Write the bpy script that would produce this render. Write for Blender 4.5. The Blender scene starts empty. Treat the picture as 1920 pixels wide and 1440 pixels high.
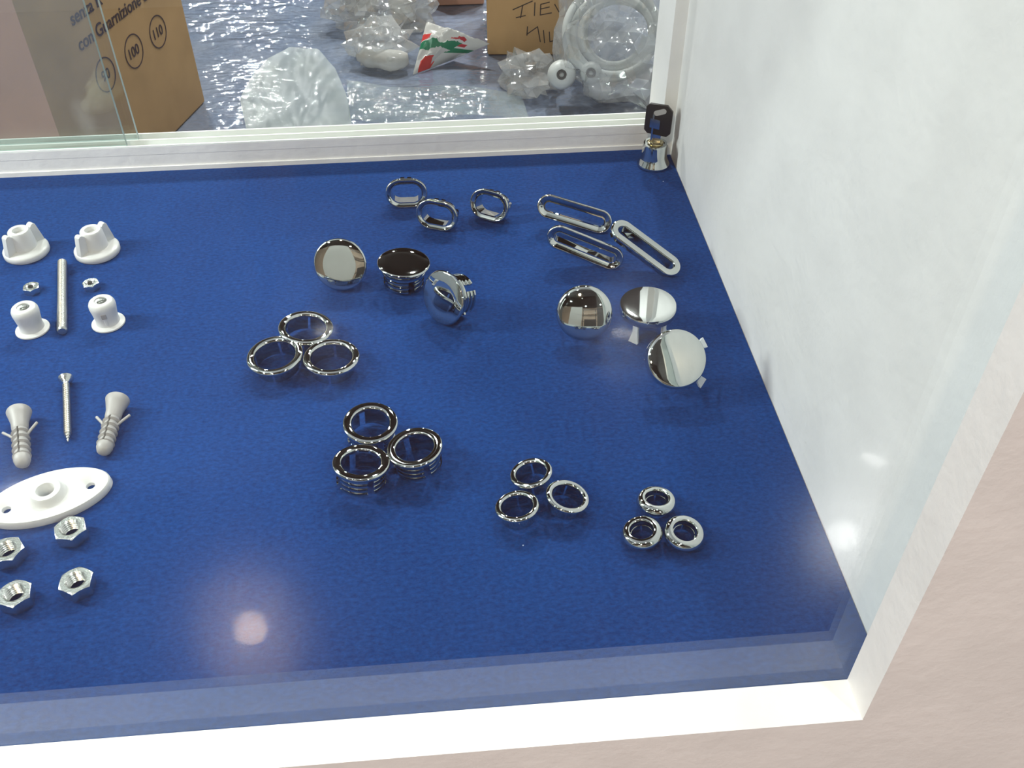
import bpy, bmesh, math, random
from math import sin, cos, pi, radians, sqrt, acos
from mathutils import Vector, Matrix, noise
random.seed(7)
S = bpy.context.scene
COL = S.collection
FZ = -0.45                      # hall floor below the display floor (z = 0)

# ------------------------------------------------------------------ camera, world, lights, exposure
CP, CYAW, CR, FPX = radians(42.65), radians(4.737), radians(-.151), 1803.0
CW = Vector((sin(CYAW) * cos(CP), cos(CYAW) * cos(CP), -sin(CP)))
_r = CW.cross(Vector((0, 0, 1))).normalized()
_u = _r.cross(CW)
CRT = cos(CR) * _r + sin(CR) * _u
CUP = -sin(CR) * _r + cos(CR) * _u
CLOC = Vector((0, 0, .42))
cd = bpy.data.cameras.new('camera')
cam = bpy.data.objects.new('camera', cd)
COL.objects.link(cam)
m = Matrix((CRT, CUP, -CW)).transposed().to_4x4()
m.translation = CLOC
cam.matrix_world = m
cd.sensor_width = 36
cd.lens = FPX / 1920 * 36
cd.clip_start = .01
S.camera = cam
S.view_settings.view_transform = 'Standard'
S.view_settings.look = 'None'
S.view_settings.exposure = 0.0
S.view_settings.gamma = 1
S.view_settings.use_curve_mapping = False
S.cycles.use_denoising = True
S.cycles.max_bounces = 10
S.cycles.transparent_max_bounces = 24
S.cycles.caustics_reflective = False
S.cycles.caustics_refractive = False
W = bpy.data.worlds.new('hall_air')
S.world = W
W.use_nodes = True
W.node_tree.nodes['Background'].inputs[0].default_value = (1, .95, .9, 1)
W.node_tree.nodes['Background'].inputs[1].default_value = .12


def area(name, loc, target, size, power, color=(1, .97, .93), size_y=None):
    l = bpy.data.lights.new(name, 'AREA')
    l.energy = power
    l.color = color
    l.shape = 'DISK' if size_y is None else 'RECTANGLE'
    l.size = size
    if size_y is not None:
        l.size_y = size_y
    o = bpy.data.objects.new(name, l)
    COL.objects.link(o)
    o.location = loc
    o.rotation_euler = (Vector(target) - Vector(loc)).to_track_quat('-Z', 'Y').to_euler()
    return o


# the tube lamp under the roof of the display case, and the spotlights of the hall
area('case_lamp', (-.76, .57, .47), (.2, .46, .12), .06, 6.3, (.96, 1, .975), .40)
FRONT = [(-1.02, -2.2, 44), (.1, -.45, 9), (1.3, -1.2, 10), (-2.2, -.9, 44), (1.95, -2.5, 34), (2.3, -3.0, 26), (-2.4, -3.2, 36), (1.1, -4.2, 40), (-.8, -4.4, 40)]
BACK = [(-.9, 3.2), (.5, 3.0), (1.7, 3.4), (-1.55, 8.3), (-1.5, 7.3), (-1.25, 6.3), (-.4, 8.6), (.6, 8.0), (1.9, 7.6)]
area('hall_spotlight', (-1.0, -.7, 2.6), (-.9, -1.9, .4), .15, 5, (1, .96, .92))  # added lamp, only there to brighten the white stand wall
for k, (x, y, p) in enumerate(FRONT):
    area('hall_spotlight', (x, y, 2.6), ((x * .2, -.14, FZ) if k == 0 else (0, .3, 0) if k < 5 else (x * 1.2, y - .7, .4)), .15, p, (1, .72, .50) if k == 0 else (1, .975, .95))
for x, y in BACK:
    area('stock_spotlight', (x, y, 2.6), (x * .5, 1.9 if y < 5 else 3.5, FZ), .14 if y < 5 else .09, 62 if y < 5 else 15, (1, .98, .95))


def ray(px, py):
    return CW + CRT * ((px - 960) / FPX) - CUP * ((py - 720) / FPX)


def at(px, py, z=0.):
    """where the sight line of a photo point meets the level z"""
    d = ray(px, py)
    return CLOC + d * ((z - CLOC.z) / d.z)


def aty(px, py, y):
    d = ray(px, py)
    return CLOC + d * (y / d.y)


# ------------------------------------------------------------------ materials
def mat(name):
    m = bpy.data.materials.new(name)
    m.use_nodes = True
    nt = m.node_tree
    return m, nt, nt.nodes['Principled BSDF'], nt.nodes['Material Output']


def nd(nt, t, **kw):
    n = nt.nodes.new(t)
    for k, v in kw.items():
        if k[0] == '_':
            n.inputs[k[1:].replace('_', ' ')].default_value = v
        else:
            setattr(n, k, v)
    return n


def simple(name, col, rough=.5, metal=0., bump=0., bscale=200., spec=.5, coat=0., var=0., vscale=30.):
    m, nt, b, o = mat(name)
    b.inputs['Base Color'].default_value = (*col, 1)
    b.inputs['Roughness'].default_value = rough
    b.inputs['Metallic'].default_value = metal
    b.inputs['Specular IOR Level'].default_value = spec
    b.inputs['Coat Weight'].default_value = coat
    tc = nd(nt, 'ShaderNodeTexCoord')
    if bump:
        n = nd(nt, 'ShaderNodeTexNoise', _Scale=bscale, _Detail=4.)
        nt.links.new(tc.outputs['Object'], n.inputs['Vector'])
        bp = nd(nt, 'ShaderNodeBump', _Strength=bump, _Distance=.001)
        nt.links.new(n.outputs['Fac'], bp.inputs['Height'])
        nt.links.new(bp.outputs['Normal'], b.inputs['Normal'])
    if var:
        n = nd(nt, 'ShaderNodeTexNoise', _Scale=vscale, _Detail=5.)
        nt.links.new(tc.outputs['Object'], n.inputs['Vector'])
        r = nd(nt, 'ShaderNodeMapRange', _From_Min=.3, _From_Max=.7, _To_Min=1 - var, _To_Max=1 + var)
        nt.links.new(n.outputs['Fac'], r.inputs['Value'])
        mx = nd(nt, 'ShaderNodeMix', data_type='RGBA', blend_type='MULTIPLY')
        mx.inputs[0].default_value = 1
        mx.inputs[6].default_value = (*col, 1)
        nt.links.new(r.outputs[0], mx.inputs[7])
        nt.links.new(mx.outputs[2], b.inputs['Base Color'])
    return m


def schlick(nt, f0=.04, normal=None):
    """fraction reflected by a clear sheet, the same from both sides"""
    g = nd(nt, 'ShaderNodeNewGeometry')
    d = nd(nt, 'ShaderNodeVectorMath', operation='DOT_PRODUCT')
    nt.links.new(g.outputs['Incoming'], d.inputs[0])
    nt.links.new(normal if normal else g.outputs['Normal'], d.inputs[1])
    a = nd(nt, 'ShaderNodeMath', operation='ABSOLUTE')
    nt.links.new(d.outputs['Value'], a.inputs[0])
    s = nd(nt, 'ShaderNodeMath', operation='SUBTRACT', use_clamp=True)
    s.inputs[0].default_value = 1
    nt.links.new(a.outputs[0], s.inputs[1])
    p = nd(nt, 'ShaderNodeMath', operation='POWER')
    p.inputs[1].default_value = 5
    nt.links.new(s.outputs[0], p.inputs[0])
    f = nd(nt, 'ShaderNodeMath', operation='MULTIPLY_ADD', use_clamp=True)
    f.inputs[1].default_value = 1 - f0
    f.inputs[2].default_value = f0
    nt.links.new(p.outputs[0], f.inputs[0])
    return f.outputs[0]


def clear_sheet(name, tint=(.96, .985, .975), f0=.048, smudges=False):
    m, nt, b, o = mat(name)
    nt.nodes.remove(b)
    t = nd(nt, 'ShaderNodeBsdfTransparent')
    t.inputs[0].default_value = (*tint, 1)
    g = nd(nt, 'ShaderNodeBsdfGlossy', _Roughness=0.)
    mx = nd(nt, 'ShaderNodeMixShader')
    nt.links.new(schlick(nt, f0), mx.inputs[0])
    nt.links.new(t.outputs[0], mx.inputs[1])
    nt.links.new(g.outputs[0], mx.inputs[2])
    last = mx
    if smudges:                     # dusty finger mark on the pane, and a light film of dust
        tc = nd(nt, 'ShaderNodeTexCoord')
        mp = nd(nt, 'ShaderNodeMapping')
        mp.inputs['Location'].default_value = smudges
        nt.links.new(tc.outputs['Object'], mp.inputs['Vector'])
        n = nd(nt, 'ShaderNodeTexNoise', _Scale=60., _Detail=3.)
        nt.links.new(tc.outputs['Object'], n.inputs['Vector'])
        ad = nd(nt, 'ShaderNodeMix', data_type='RGBA')
        ad.inputs[0].default_value = .012
        nt.links.new(mp.outputs[0], ad.inputs[6])
        nt.links.new(n.outputs['Color'], ad.inputs[7])
        sc = nd(nt, 'ShaderNodeVectorMath', operation='MULTIPLY')
        sc.inputs[1].default_value = (1 / .013, 1, 1 / .026)
        nt.links.new(ad.outputs[2], sc.inputs[0])
        ln = nd(nt, 'ShaderNodeVectorMath', operation='LENGTH')
        nt.links.new(sc.outputs[0], ln.inputs[0])
        r = nd(nt, 'ShaderNodeMapRange', _From_Min=.6, _From_Max=1.1, _To_Min=.17, _To_Max=.05)
        nt.links.new(ln.outputs['Value'], r.inputs['Value'])
        df = nd(nt, 'ShaderNodeBsdfDiffuse')
        df.inputs[0].default_value = (.8, .78, .75, 1)
        tr = nd(nt, 'ShaderNodeBsdfTranslucent')
        tr.inputs[0].default_value = (.8, .78, .75, 1)
        sm = nd(nt, 'ShaderNodeMixShader')
        sm.inputs[0].default_value = .5
        nt.links.new(df.outputs[0], sm.inputs[1])
        nt.links.new(tr.outputs[0], sm.inputs[2])
        last = nd(nt, 'ShaderNodeMixShader')
        nt.links.new(r.outputs[0], last.inputs[0])
        nt.links.new(mx.outputs[0], last.inputs[1])
        nt.links.new(sm.outputs[0], last.inputs[2])
    nt.links.new(last.outputs[0], o.inputs['Surface'])
    return m


def plastic_film(name, body=.1, f0=.06, bscale=60., bstr=.5, stretch=(1, 1, 1), col=(.85, .9, .9), rough=.06, dist=.004, bvar=0.):
    """thin clear plastic: lets most light through, with a glossy wrinkled surface and a little milkiness"""
    m, nt, b, o = mat(name)
    nt.nodes.remove(b)
    tc = nd(nt, 'ShaderNodeTexCoord')
    mp = nd(nt, 'ShaderNodeMapping')
    mp.inputs['Scale'].default_value = stretch
    nt.links.new(tc.outputs['Object'], mp.inputs['Vector'])
    n = nd(nt, 'ShaderNodeTexNoise', _Scale=bscale, _Detail=1.2, _Roughness=.4, _Distortion=.8)
    nt.links.new(mp.outputs[0], n.inputs['Vector'])
    bp = nd(nt, 'ShaderNodeBump', _Strength=bstr, _Distance=dist)
    nt.links.new(n.outputs['Fac'], bp.inputs['Height'])
    t = nd(nt, 'ShaderNodeBsdfTransparent')
    t.inputs[0].default_value = (.97, .98, .98, 1)
    d = nd(nt, 'ShaderNodeBsdfDiffuse')
    d.inputs[0].default_value = (*col, 1)
    tl = nd(nt, 'ShaderNodeBsdfTranslucent')
    tl.inputs[0].default_value = (*col, 1)
    dd = nd(nt, 'ShaderNodeMixShader')
    dd.inputs[0].default_value = .4
    nt.links.new(d.outputs[0], dd.inputs[1])
    nt.links.new(tl.outputs[0], dd.inputs[2])
    m1 = nd(nt, 'ShaderNodeMixShader')
    m1.inputs[0].default_value = body
    if bvar:
        n2 = nd(nt, 'ShaderNodeTexNoise', _Scale=14., _Detail=3.)
        nt.links.new(tc.outputs['Object'], n2.inputs['Vector'])
        r = nd(nt, 'ShaderNodeMapRange', _From_Min=.35, _From_Max=.7, _To_Min=max(0, body - bvar), _To_Max=body + bvar)
        nt.links.new(n2.outputs['Fac'], r.inputs['Value'])
        nt.links.new(r.outputs[0], m1.inputs[0])
    nt.links.new(t.outputs[0], m1.inputs[1])
    nt.links.new(dd.outputs[0], m1.inputs[2])
    g = nd(nt, 'ShaderNodeBsdfGlossy', _Roughness=rough)
    nt.links.new(bp.outputs[0], g.inputs['Normal'])
    m2 = nd(nt, 'ShaderNodeMixShader')
    nt.links.new(schlick(nt, f0, bp.outputs[0]), m2.inputs[0])
    nt.links.new(m1.outputs[0], m2.inputs[1])
    nt.links.new(g.outputs[0], m2.inputs[2])
    nt.links.new(m2.outputs[0], o.inputs['Surface'])
    return m


def felt_material():
    m, nt, b, o = mat('blue_felt')
    tc = nd(nt, 'ShaderNodeTexCoord')
    big = nd(nt, 'ShaderNodeTexNoise', _Scale=9., _Detail=3.)
    mid = nd(nt, 'ShaderNodeTexNoise', _Scale=430., _Detail=3., _Roughness=.7)
    mp = nd(nt, 'ShaderNodeMapping')
    mp.inputs['Scale'].default_value = (.7, 1.1, 1)
    nt.links.new(tc.outputs['Object'], mp.inputs['Vector'])
    nt.links.new(tc.outputs['Object'], big.inputs['Vector'])
    nt.links.new(mp.outputs[0], mid.inputs['Vector'])
    add = nd(nt, 'ShaderNodeMath', operation='MULTIPLY_ADD')
    add.inputs[1].default_value = .35
    nt.links.new(big.outputs['Fac'], add.inputs[0])
    nt.links.new(mid.outputs['Fac'], add.inputs[2])
    cr = nd(nt, 'ShaderNodeValToRGB')
    cr.color_ramp.elements[0].position = .48
    cr.color_ramp.elements[0].color = (.0016, .022, .112, 1)
    cr.color_ramp.elements[1].position = .88
    cr.color_ramp.elements[1].color = (.005, .049, .205, 1)
    nt.links.new(add.outputs[0], cr.inputs[0])
    # scattered specks of white lint
    v = nd(nt, 'ShaderNodeTexVoronoi', _Scale=34., _Randomness=1.)
    nt.links.new(tc.outputs['Object'], v.inputs['Vector'])
    lt = nd(nt, 'ShaderNodeMath', operation='LESS_THAN')
    lt.inputs[1].default_value = .022
    nt.links.new(v.outputs['Distance'], lt.inputs[0])
    sep = nd(nt, 'ShaderNodeSeparateColor')
    nt.links.new(v.outputs['Color'], sep.inputs[0])
    lt2 = nd(nt, 'ShaderNodeMath', operation='LESS_THAN')
    lt2.inputs[1].default_value = .3
    nt.links.new(sep.outputs[0], lt2.inputs[0])
    ml = nd(nt, 'ShaderNodeMath', operation='MULTIPLY')
    nt.links.new(lt.outputs[0], ml.inputs[0])
    nt.links.new(lt2.outputs[0], ml.inputs[1])
    mx = nd(nt, 'ShaderNodeMix', data_type='RGBA')
    nt.links.new(ml.outputs[0], mx.inputs[0])
    nt.links.new(cr.outputs[0], mx.inputs[6])
    mx.inputs[7].default_value = (.35, .42, .6, 1)
    nt.links.new(mx.outputs[2], b.inputs['Base Color'])
    b.inputs['Roughness'].default_value = .95
    b.inputs['Specular IOR Level'].default_value = .1
    b.inputs['Sheen Weight'].default_value = .12
    b.inputs['Sheen Tint'].default_value = (.3, .5, 1, 1)
    bp = nd(nt, 'ShaderNodeBump', _Strength=.5, _Distance=.0005)
    nt.links.new(mid.outputs['Fac'], bp.inputs['Height'])
    nt.links.new(bp.outputs[0], b.inputs['Normal'])
    return m


def paint_material(name, col=(.80, .80, .785)):
    """white wall paint, rolled and brushed"""
    m, nt, b, o = mat(name)
    tc = nd(nt, 'ShaderNodeTexCoord')
    n1 = nd(nt, 'ShaderNodeTexNoise', _Scale=130., _Detail=5., _Roughness=.55)
    n2 = nd(nt, 'ShaderNodeTexNoise', _Scale=26., _Detail=3.)
    for n in (n1, n2):
        nt.links.new(tc.outputs['Object'], n.inputs['Vector'])
    add = nd(nt, 'ShaderNodeMath', operation='ADD')
    nt.links.new(n1.outputs['Fac'], add.inputs[0])
    nt.links.new(n2.outputs['Fac'], add.inputs[1])
    bp = nd(nt, 'ShaderNodeBump', _Strength=.35, _Distance=.0012)
    nt.links.new(add.outputs[0], bp.inputs['Height'])
    nt.links.new(bp.outputs[0], b.inputs['Normal'])
    cr = nd(nt, 'ShaderNodeValToRGB')
    cr.color_ramp.elements[0].position = .35
    cr.color_ramp.elements[0].color = (*[c * .95 for c in col], 1)
    cr.color_ramp.elements[1].position = .6
    cr.color_ramp.elements[1].color = (*col, 1)
    nt.links.new(n2.outputs['Fac'], cr.inputs[0])
    nt.links.new(cr.outputs[0], b.inputs['Base Color'])
    b.inputs['Roughness'].default_value = .55
    b.inputs['Specular IOR Level'].default_value = .4
    return m


def planks_material():
    m, nt, b, o = mat('hall_floor_boards')
    tc = nd(nt, 'ShaderNodeTexCoord')
    n = nd(nt, 'ShaderNodeTexNoise', _Scale=6., _Detail=5.)
    mp = nd(nt, 'ShaderNodeMapping')
    mp.inputs['Scale'].default_value = (6, .7, 1)
    mp.inputs['Rotation'].default_value = (0, 0, radians(20))
    nt.links.new(tc.outputs['Object'], mp.inputs['Vector'])
    nt.links.new(mp.outputs[0], n.inputs['Vector'])
    cr = nd(nt, 'ShaderNodeValToRGB')
    cr.color_ramp.elements[0].color = (.13, .065, .05, 1)
    cr.color_ramp.elements[1].color = (.20, .13, .11, 1)
    nt.links.new(n.outputs['Fac'], cr.inputs[0])
    nt.links.new(cr.outputs[0], b.inputs['Base Color'])
    b.inputs['Roughness'].default_value = .16
    b.inputs['Coat Weight'].default_value = 1.
    b.inputs['Coat Roughness'].default_value = .045
    return m


def wrapper_material():
    """white packet printed with a green band and red patches"""
    m, nt, b, o = mat('printed_wrapper')
    tc = nd(nt, 'ShaderNodeTexCoord')
    sp = nd(nt, 'ShaderNodeSeparateXYZ')
    nt.links.new(tc.outputs['UV'], sp.inputs[0])

    def band(out, lo, hi):
        a = nd(nt, 'ShaderNodeMath', operation='GREATER_THAN')
        a.inputs[1].default_value = lo
        c = nd(nt, 'ShaderNodeMath', operation='LESS_THAN')
        c.inputs[1].default_value = hi
        nt.links.new(out, a.inputs[0])
        nt.links.new(out, c.inputs[0])
        p = nd(nt, 'ShaderNodeMath', operation='MULTIPLY')
        nt.links.new(a.outputs[0], p.inputs[0])
        nt.links.new(c.outputs[0], p.inputs[1])
        return p.outputs[0]

    def both(p, q):
        z = nd(nt, 'ShaderNodeMath', operation='MULTIPLY')
        nt.links.new(p, z.inputs[0])
        nt.links.new(q, z.inputs[1])
        return z.outputs[0]
    X, Y = sp.outputs[0], sp.outputs[1]
    col = None
    for fac, c in ((band(Y, .42, .58), (.015, .2, .10)), (both(band(Y, .6, .74), band(X, .0, .17)), (.62, .06, .06)),
                   (both(band(Y, .0, .2), band(X, .12, .42)), (.68, .07, .06)), (both(band(Y, .64, .74), band(X, .5, .78)), (.45, .03, .04))):
        mx = nd(nt, 'ShaderNodeMix', data_type='RGBA')
        nt.links.new(fac, mx.inputs[0])
        if col is None:
            mx.inputs[6].default_value = (.62, .62, .60, 1)
        else:
            nt.links.new(col, mx.inputs[6])
        mx.inputs[7].default_value = (*c, 1)
        col = mx.outputs[2]
    nt.links.new(col, b.inputs['Base Color'])
    b.inputs['Roughness'].default_value = .22
    return m


M = dict(
    chrome=simple('chrome', (.62, .65, .63), .03, 1.),
    zinc=simple('zinc_plating', (.70, .72, .70), .24, 1., .15, 900.),
    zinc_thread=simple('zinc_thread', (.50, .51, .50), .36, 1.), zinc_dark=simple('zinc_inside', (.55, .56, .55), .3, 1.),
    felt=felt_material(), paint=paint_material('white_paint'), paint_rail=paint_material('rail_paint', (.88, .87, .86)),
    paint_stile_lit=paint_material('stile_paint_lit', (.86, .86, .85)), paint_front_cooled=paint_material('front_paint_cooled', (.80, .81, .82)),  # stile lightened in place of front light; front cooled against warm bounce
    track=simple('track_plastic', (.80, .83, .81), .35), groove_shade=simple('track_groove_shade', (.46, .50, .485), .4), white=simple('white_plastic', (.66, .665, .655), .32, 0, .05, 300.),  # groove floor: shade put into a darker copy of the track colour
    leg=simple('translucent_white_plastic', (.72, .78, .80), .35), grey=simple('grey_plastic', (.36, .35, .34), .45, 0, .1, 500.),
    dark=simple('dark_hollow', (.02, .02, .025), .7), slot=simple('dark_grey_plastic', (.10, .10, .10), .6),
    black=simple('black_plastic', (.012, .012, .013), .38), brass=simple('brass', (.72, .62, .38), .2, 1.),
    steel=simple('bright_steel', (.66, .665, .655), .12, 1.),
    glass=clear_sheet('clear_glass'), edge=simple('glass_edge', (.42, .52, .50), .15),
    pane=clear_sheet('dusty_glass', (.93, .955, .945), .05, (.283, 0, -.052)),
    card=simple('cardboard', (.55, .345, .165), .8, 0, .25, 60., .2, 0, .10, 12.),
    card_pink=simple('cardboard_pink_and_lit', (.66, .38, .28), .8, 0, .25, 60., .2, 0, .08, 9.),  # pinkish light on the big carton's left side as colour; also the far carton
    ink=simple('printing_ink', (.055, .032, .04), .8), marker=simple('marker_ink', (.05, .035, .03), .7),
    carpet=simple('blue_grey_carpet', (.17, .22, .335), .95, 0, .8, 260., .1, 0, .16, 90.),
    film=plastic_film('floor_film', .16, .09, 46., 1., (.5, 1.1, 1), (.8, .82, .84), .08, .0034, .09),
    bag=plastic_film('clear_bag', .34, .16, 24., 1., (1, 1, 1), (.88, .90, .90), .09, .008, .14),
    milky=plastic_film('milky_sheet', .46, .04, 14., .6, (3, .5, 1), (.40, .475, .455), .34, .002, .08),
    cable=simple('white_cable', (.74, .77, .76), .35), foam=simple('white_foam', (.72, .71, .66), .6),
    wrap=wrapper_material(), boards=planks_material(),
    dark_ceiling=simple('dark_ceiling', (.012, .010, .009), .9), stand=simple('beige_stand', (.55, .42, .33), .7),
    shade=simple('dark_stand', (.05, .045, .045), .6), board=simple('raw_board', (.35, .3, .25), .8),
)


# ------------------------------------------------------------------ mesh helpers
def link(name, bm, mats, parent=None, smooth=40, merge=True):
    if merge:
        bmesh.ops.remove_doubles(bm, verts=bm.verts, dist=2e-6)
    bmesh.ops.recalc_face_normals(bm, faces=bm.faces)
    me = bpy.data.meshes.new(name)
    bm.to_mesh(me)
    bm.free()
    for x in (mats if isinstance(mats, (list, tuple)) else [mats]):
        me.materials.append(x)
    if smooth:
        me.polygons.foreach_set('use_smooth', [True] * len(me.polygons))
        if smooth < 180:
            me.set_sharp_from_angle(angle=radians(smooth))
    o = bpy.data.objects.new(name, me)
    COL.objects.link(o)
    if parent:
        o.parent = parent
    return o


def thing(name, label, cat, group=None, loc=(0, 0, 0)):
    o = bpy.data.objects.new(name, None)
    COL.objects.link(o)
    o.location = loc
    o.empty_display_size = .02
    return tag(o, label, cat, group)


def tag(o, label, cat, group=None):
    o['label'] = label
    o['category'] = cat
    if group:
        o['group'] = group
    return o


def struct(o):
    o['kind'] = 'structure'
    return o


def sweep(bm, prof, L=0., seg=56, a0=0., a1=2 * pi, T=None, mi=0):
    """sweep a closed profile of (radius, height) round a circle (L = 0) or round a long oval of half-length L"""
    full = a1 - a0 > 2 * pi - 1e-6
    n = max(4, int(seg * (a1 - a0) / (2 * pi)))
    st = []
    for i in range(n if full else n + 1):
        a = a0 + (a1 - a0) * i / n
        c, s = cos(a), sin(a)
        if L and abs(c) < 1e-6:
            sg = 1 if s > 0 else -1
            st += [(L * sg, c, s), (-L * sg, c, s)]
        else:
            st.append((L if c > 0 else -L, c, s))
    rows = []
    for x0, c, s in st:
        row = []
        for r, z in prof:
            p = Vector((x0 + r * c if L else r * c, r * s, z))
            row.append(bm.verts.new(T @ p if T else p))
        rows.append(row)
    k = len(prof)
    for i in range(len(rows) if full else len(rows) - 1):
        A, B = rows[i], rows[(i + 1) % len(rows)]
        for j in range(k):
            try:
                f = bm.faces.new((A[j], B[j], B[(j + 1) % k], A[(j + 1) % k]))
                f.material_index = mi
            except ValueError:
                pass
    if not full:
        for R in (rows[0], rows[-1]):
            bm.faces.new(R).material_index = mi
    return bm


def box(bm, lo, hi, T=None, mi=0):
    vs = []
    for x in (lo[0], hi[0]):
        for y in (lo[1], hi[1]):
            for z in (lo[2], hi[2]):
                p = Vector((x, y, z))
                vs.append(bm.verts.new(T @ p if T else p))
    for q in ((0, 1, 3, 2), (4, 6, 7, 5), (0, 4, 5, 1), (2, 3, 7, 6), (0, 2, 6, 4), (1, 5, 7, 3)):
        bm.faces.new([vs[i] for i in q]).material_index = mi
    return bm


def bevel(bm, w, seg=2):
    bmesh.ops.remove_doubles(bm, verts=bm.verts, dist=1e-6)
    bmesh.ops.bevel(bm, geom=[e for e in bm.edges if e.calc_face_angle(0) > .5], offset=w, segments=seg, affect='EDGES', profile=.6)
    return bm


def prism(bm, poly, z0, z1, T=None, mi=0):
    lo = [bm.verts.new((T @ Vector((x, y, z0))) if T else (x, y, z0)) for x, y in poly]
    hi = [bm.verts.new((T @ Vector((x, y, z1))) if T else (x, y, z1)) for x, y in poly]
    n = len(poly)
    for f in (lo[::-1], hi):
        bm.faces.new(f).material_index = mi
    for i in range(n):
        bm.faces.new((lo[i], lo[(i + 1) % n], hi[(i + 1) % n], hi[i])).material_index = mi
    return bm


def tube(bm, pts, r, seg=10, cap=True, rad=None):
    rows = []
    up = Vector((0, 0, 1))
    n = len(pts)
    for i, p in enumerate(pts):
        p = Vector(p)
        t = (Vector(pts[min(i + 1, n - 1)]) - Vector(pts[max(i - 1, 0)])).normalized()
        a = t.cross(up)
        if a.length < 1e-3:
            a = t.cross(Vector((1, 0, 0)))
        a.normalize()
        b = a.cross(t)
        up = b
        rr = rad[i] if rad else r
        rows.append([bm.verts.new(p + (a * cos(2 * pi * j / seg) + b * sin(2 * pi * j / seg)) * rr) for j in range(seg)])
    for A, B in zip(rows, rows[1:]):
        for j in range(seg):
            bm.faces.new((A[j], A[(j + 1) % seg], B[(j + 1) % seg], B[j]))
    if cap:
        bm.faces.new(rows[0][::-1])
        bm.faces.new(rows[-1])
    return bm


def arc(cx, cy, r, a0, a1, n=6, ry=None):
    return [(cx + r * cos(radians(a0 + (a1 - a0) * i / n)), cy + (ry or r) * sin(radians(a0 + (a1 - a0) * i / n))) for i in range(n + 1)]


def rect(r0, r1, z0, z1):
    return [(r0, z0), (r1, z0), (r1, z1), (r0, z1)]


def facing(px, py, ratio, ang):
    """unit normal of a round face seen at a photo point as an ellipse of this axis ratio, its normal leaning towards ANG in the picture"""
    d = ray(px, py).normalized()
    q = CRT * cos(radians(ang)) + CUP * sin(radians(ang))
    q = (q - d * q.dot(d)).normalized()
    return (-d * ratio + q * sqrt(max(0, 1 - ratio * ratio))).normalized()


def stand(root, px, py, n, spin=0., sink=.0003):
    """turn a thing so that its face looks along N, set it down on the felt under the given photo point of its face"""
    n = n.normalized()
    d = ray(px, py).normalized()
    q = CRT * cos(radians(spin)) + CUP * sin(radians(spin))
    x = (q - n * q.dot(n)).normalized()
    y = n.cross(x)
    R = Matrix((x, y, n)).transposed()
    low = 1e9
    for c in root.children_recursive:
        if c.type == 'MESH':
            L = Matrix.Identity(4)
            k = c
            while k != root:
                L = k.matrix_basis @ L
                k = k.parent
            for v in c.data.vertices:
                low = min(low, (R @ (L @ v.co)).z)
    h = -low - sink
    p = at(px, py, h)
    root.matrix_world = Matrix.Translation((p.x, p.y, h)) @ R.to_4x4()
    return root


def copy_tree(o, parent=None):
    c = o.copy()
    COL.objects.link(c)
    if parent:
        c.parent = parent
    for ch in list(o.children):
        copy_tree(ch, c)
    return c


# ------------------------------------------------------------------ the display case and the hall
GY0, GY1 = .2245, .2275           # front pane
SILL, JX = .011, .1765
RX, LX, BY = .2, -.95, .748       # right wall, left wall, back edge of the felt
TOP = .76
bm = bmesh.new()
# front board with its opening: sill below, stile on the right, stile on the left, head above
box(bm, (LX - .1, .2040, FZ), (JX + .9, GY0 - .0, SILL))
box(bm, (JX, .2040, SILL), (JX + .9, GY0, TOP + .1))
box(bm, (LX - .1, .2040, SILL), (LX + .03, GY0, TOP + .1))
box(bm, (LX + .03, .2040, TOP - .06), (JX, GY0, TOP + .1))
for f in bm.faces:
    c = f.calc_center_median()
    if abs(c.y - .2040) < 1e-4:
        f.material_index = 1
struct(link('wall_front', bm, [M['paint'], M['paint_front_cooled']], smooth=0))
bm = bmesh.new()
box(bm, (RX, GY0, -.02), (RX + .02, .80, TOP))
struct(link('wall_right', bm, M['paint'], smooth=0))
bm = bmesh.new()
box(bm, (LX - .02, GY0, -.02), (LX, .80, TOP))
struct(link('wall_left', bm, M['paint'], smooth=0))
bm = bmesh.new()
box(bm, (LX - .02, GY0, TOP), (RX + .02, .80, TOP + .02))
struct(link('ceiling', bm, M['paint'], smooth=0))
bm = bmesh.new()
box(bm, (LX - .02, GY0, -.022), (RX + .02, .80, -.0022))
struct(link('trim_1', bm, M['board'], smooth=0))
# plinth below the case
bm = bmesh.new()
box(bm, (LX - .02, .74, FZ), (RX + .02, .80, -.022))
struct(link('wall_back', bm, M['paint_front_cooled'], smooth=0))

# the felt sheet
bm = bmesh.new()
nx, ny = 60, 30
g = [[bm.verts.new((LX + .002 + (RX - LX - .0025) * i / nx, GY1 + .0006 + (BY - GY1 - .001 + (.0009 * sin(i * 1.7) if j == ny else 0)) * j / ny, .0)) for j in range(ny + 1)] for i in range(nx + 1)]
for i in range(nx):
    for j in range(ny):
        bm.faces.new((g[i][j], g[i + 1][j], g[i + 1][j + 1], g[i][j + 1]))
ex = bmesh.ops.extrude_face_region(bm, geom=list(bm.faces))
bmesh.ops.translate(bm, verts=[v for v in ex['geom'] if isinstance(v, bmesh.types.BMVert)], vec=(0, 0, -.0021))
felt = link('felt_sheet', bm, M['felt'], smooth=30)
tag(felt, 'deep blue felt sheet lining the bottom of the white display case', 'felt')

# front pane
bm = bmesh.new()
box(bm, (LX + .001, GY0 + .0003, .0004), (RX - .0008, GY1, TOP - .001))
for f in bm.faces:
    if abs(f.normal.y) < .5:
        f.normal_update()
        f.material_index = 0 if abs(f.normal.y) > .5 else 1
win = struct(link('window_1', bm, [M['glass'], M['edge']], smooth=0))

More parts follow.
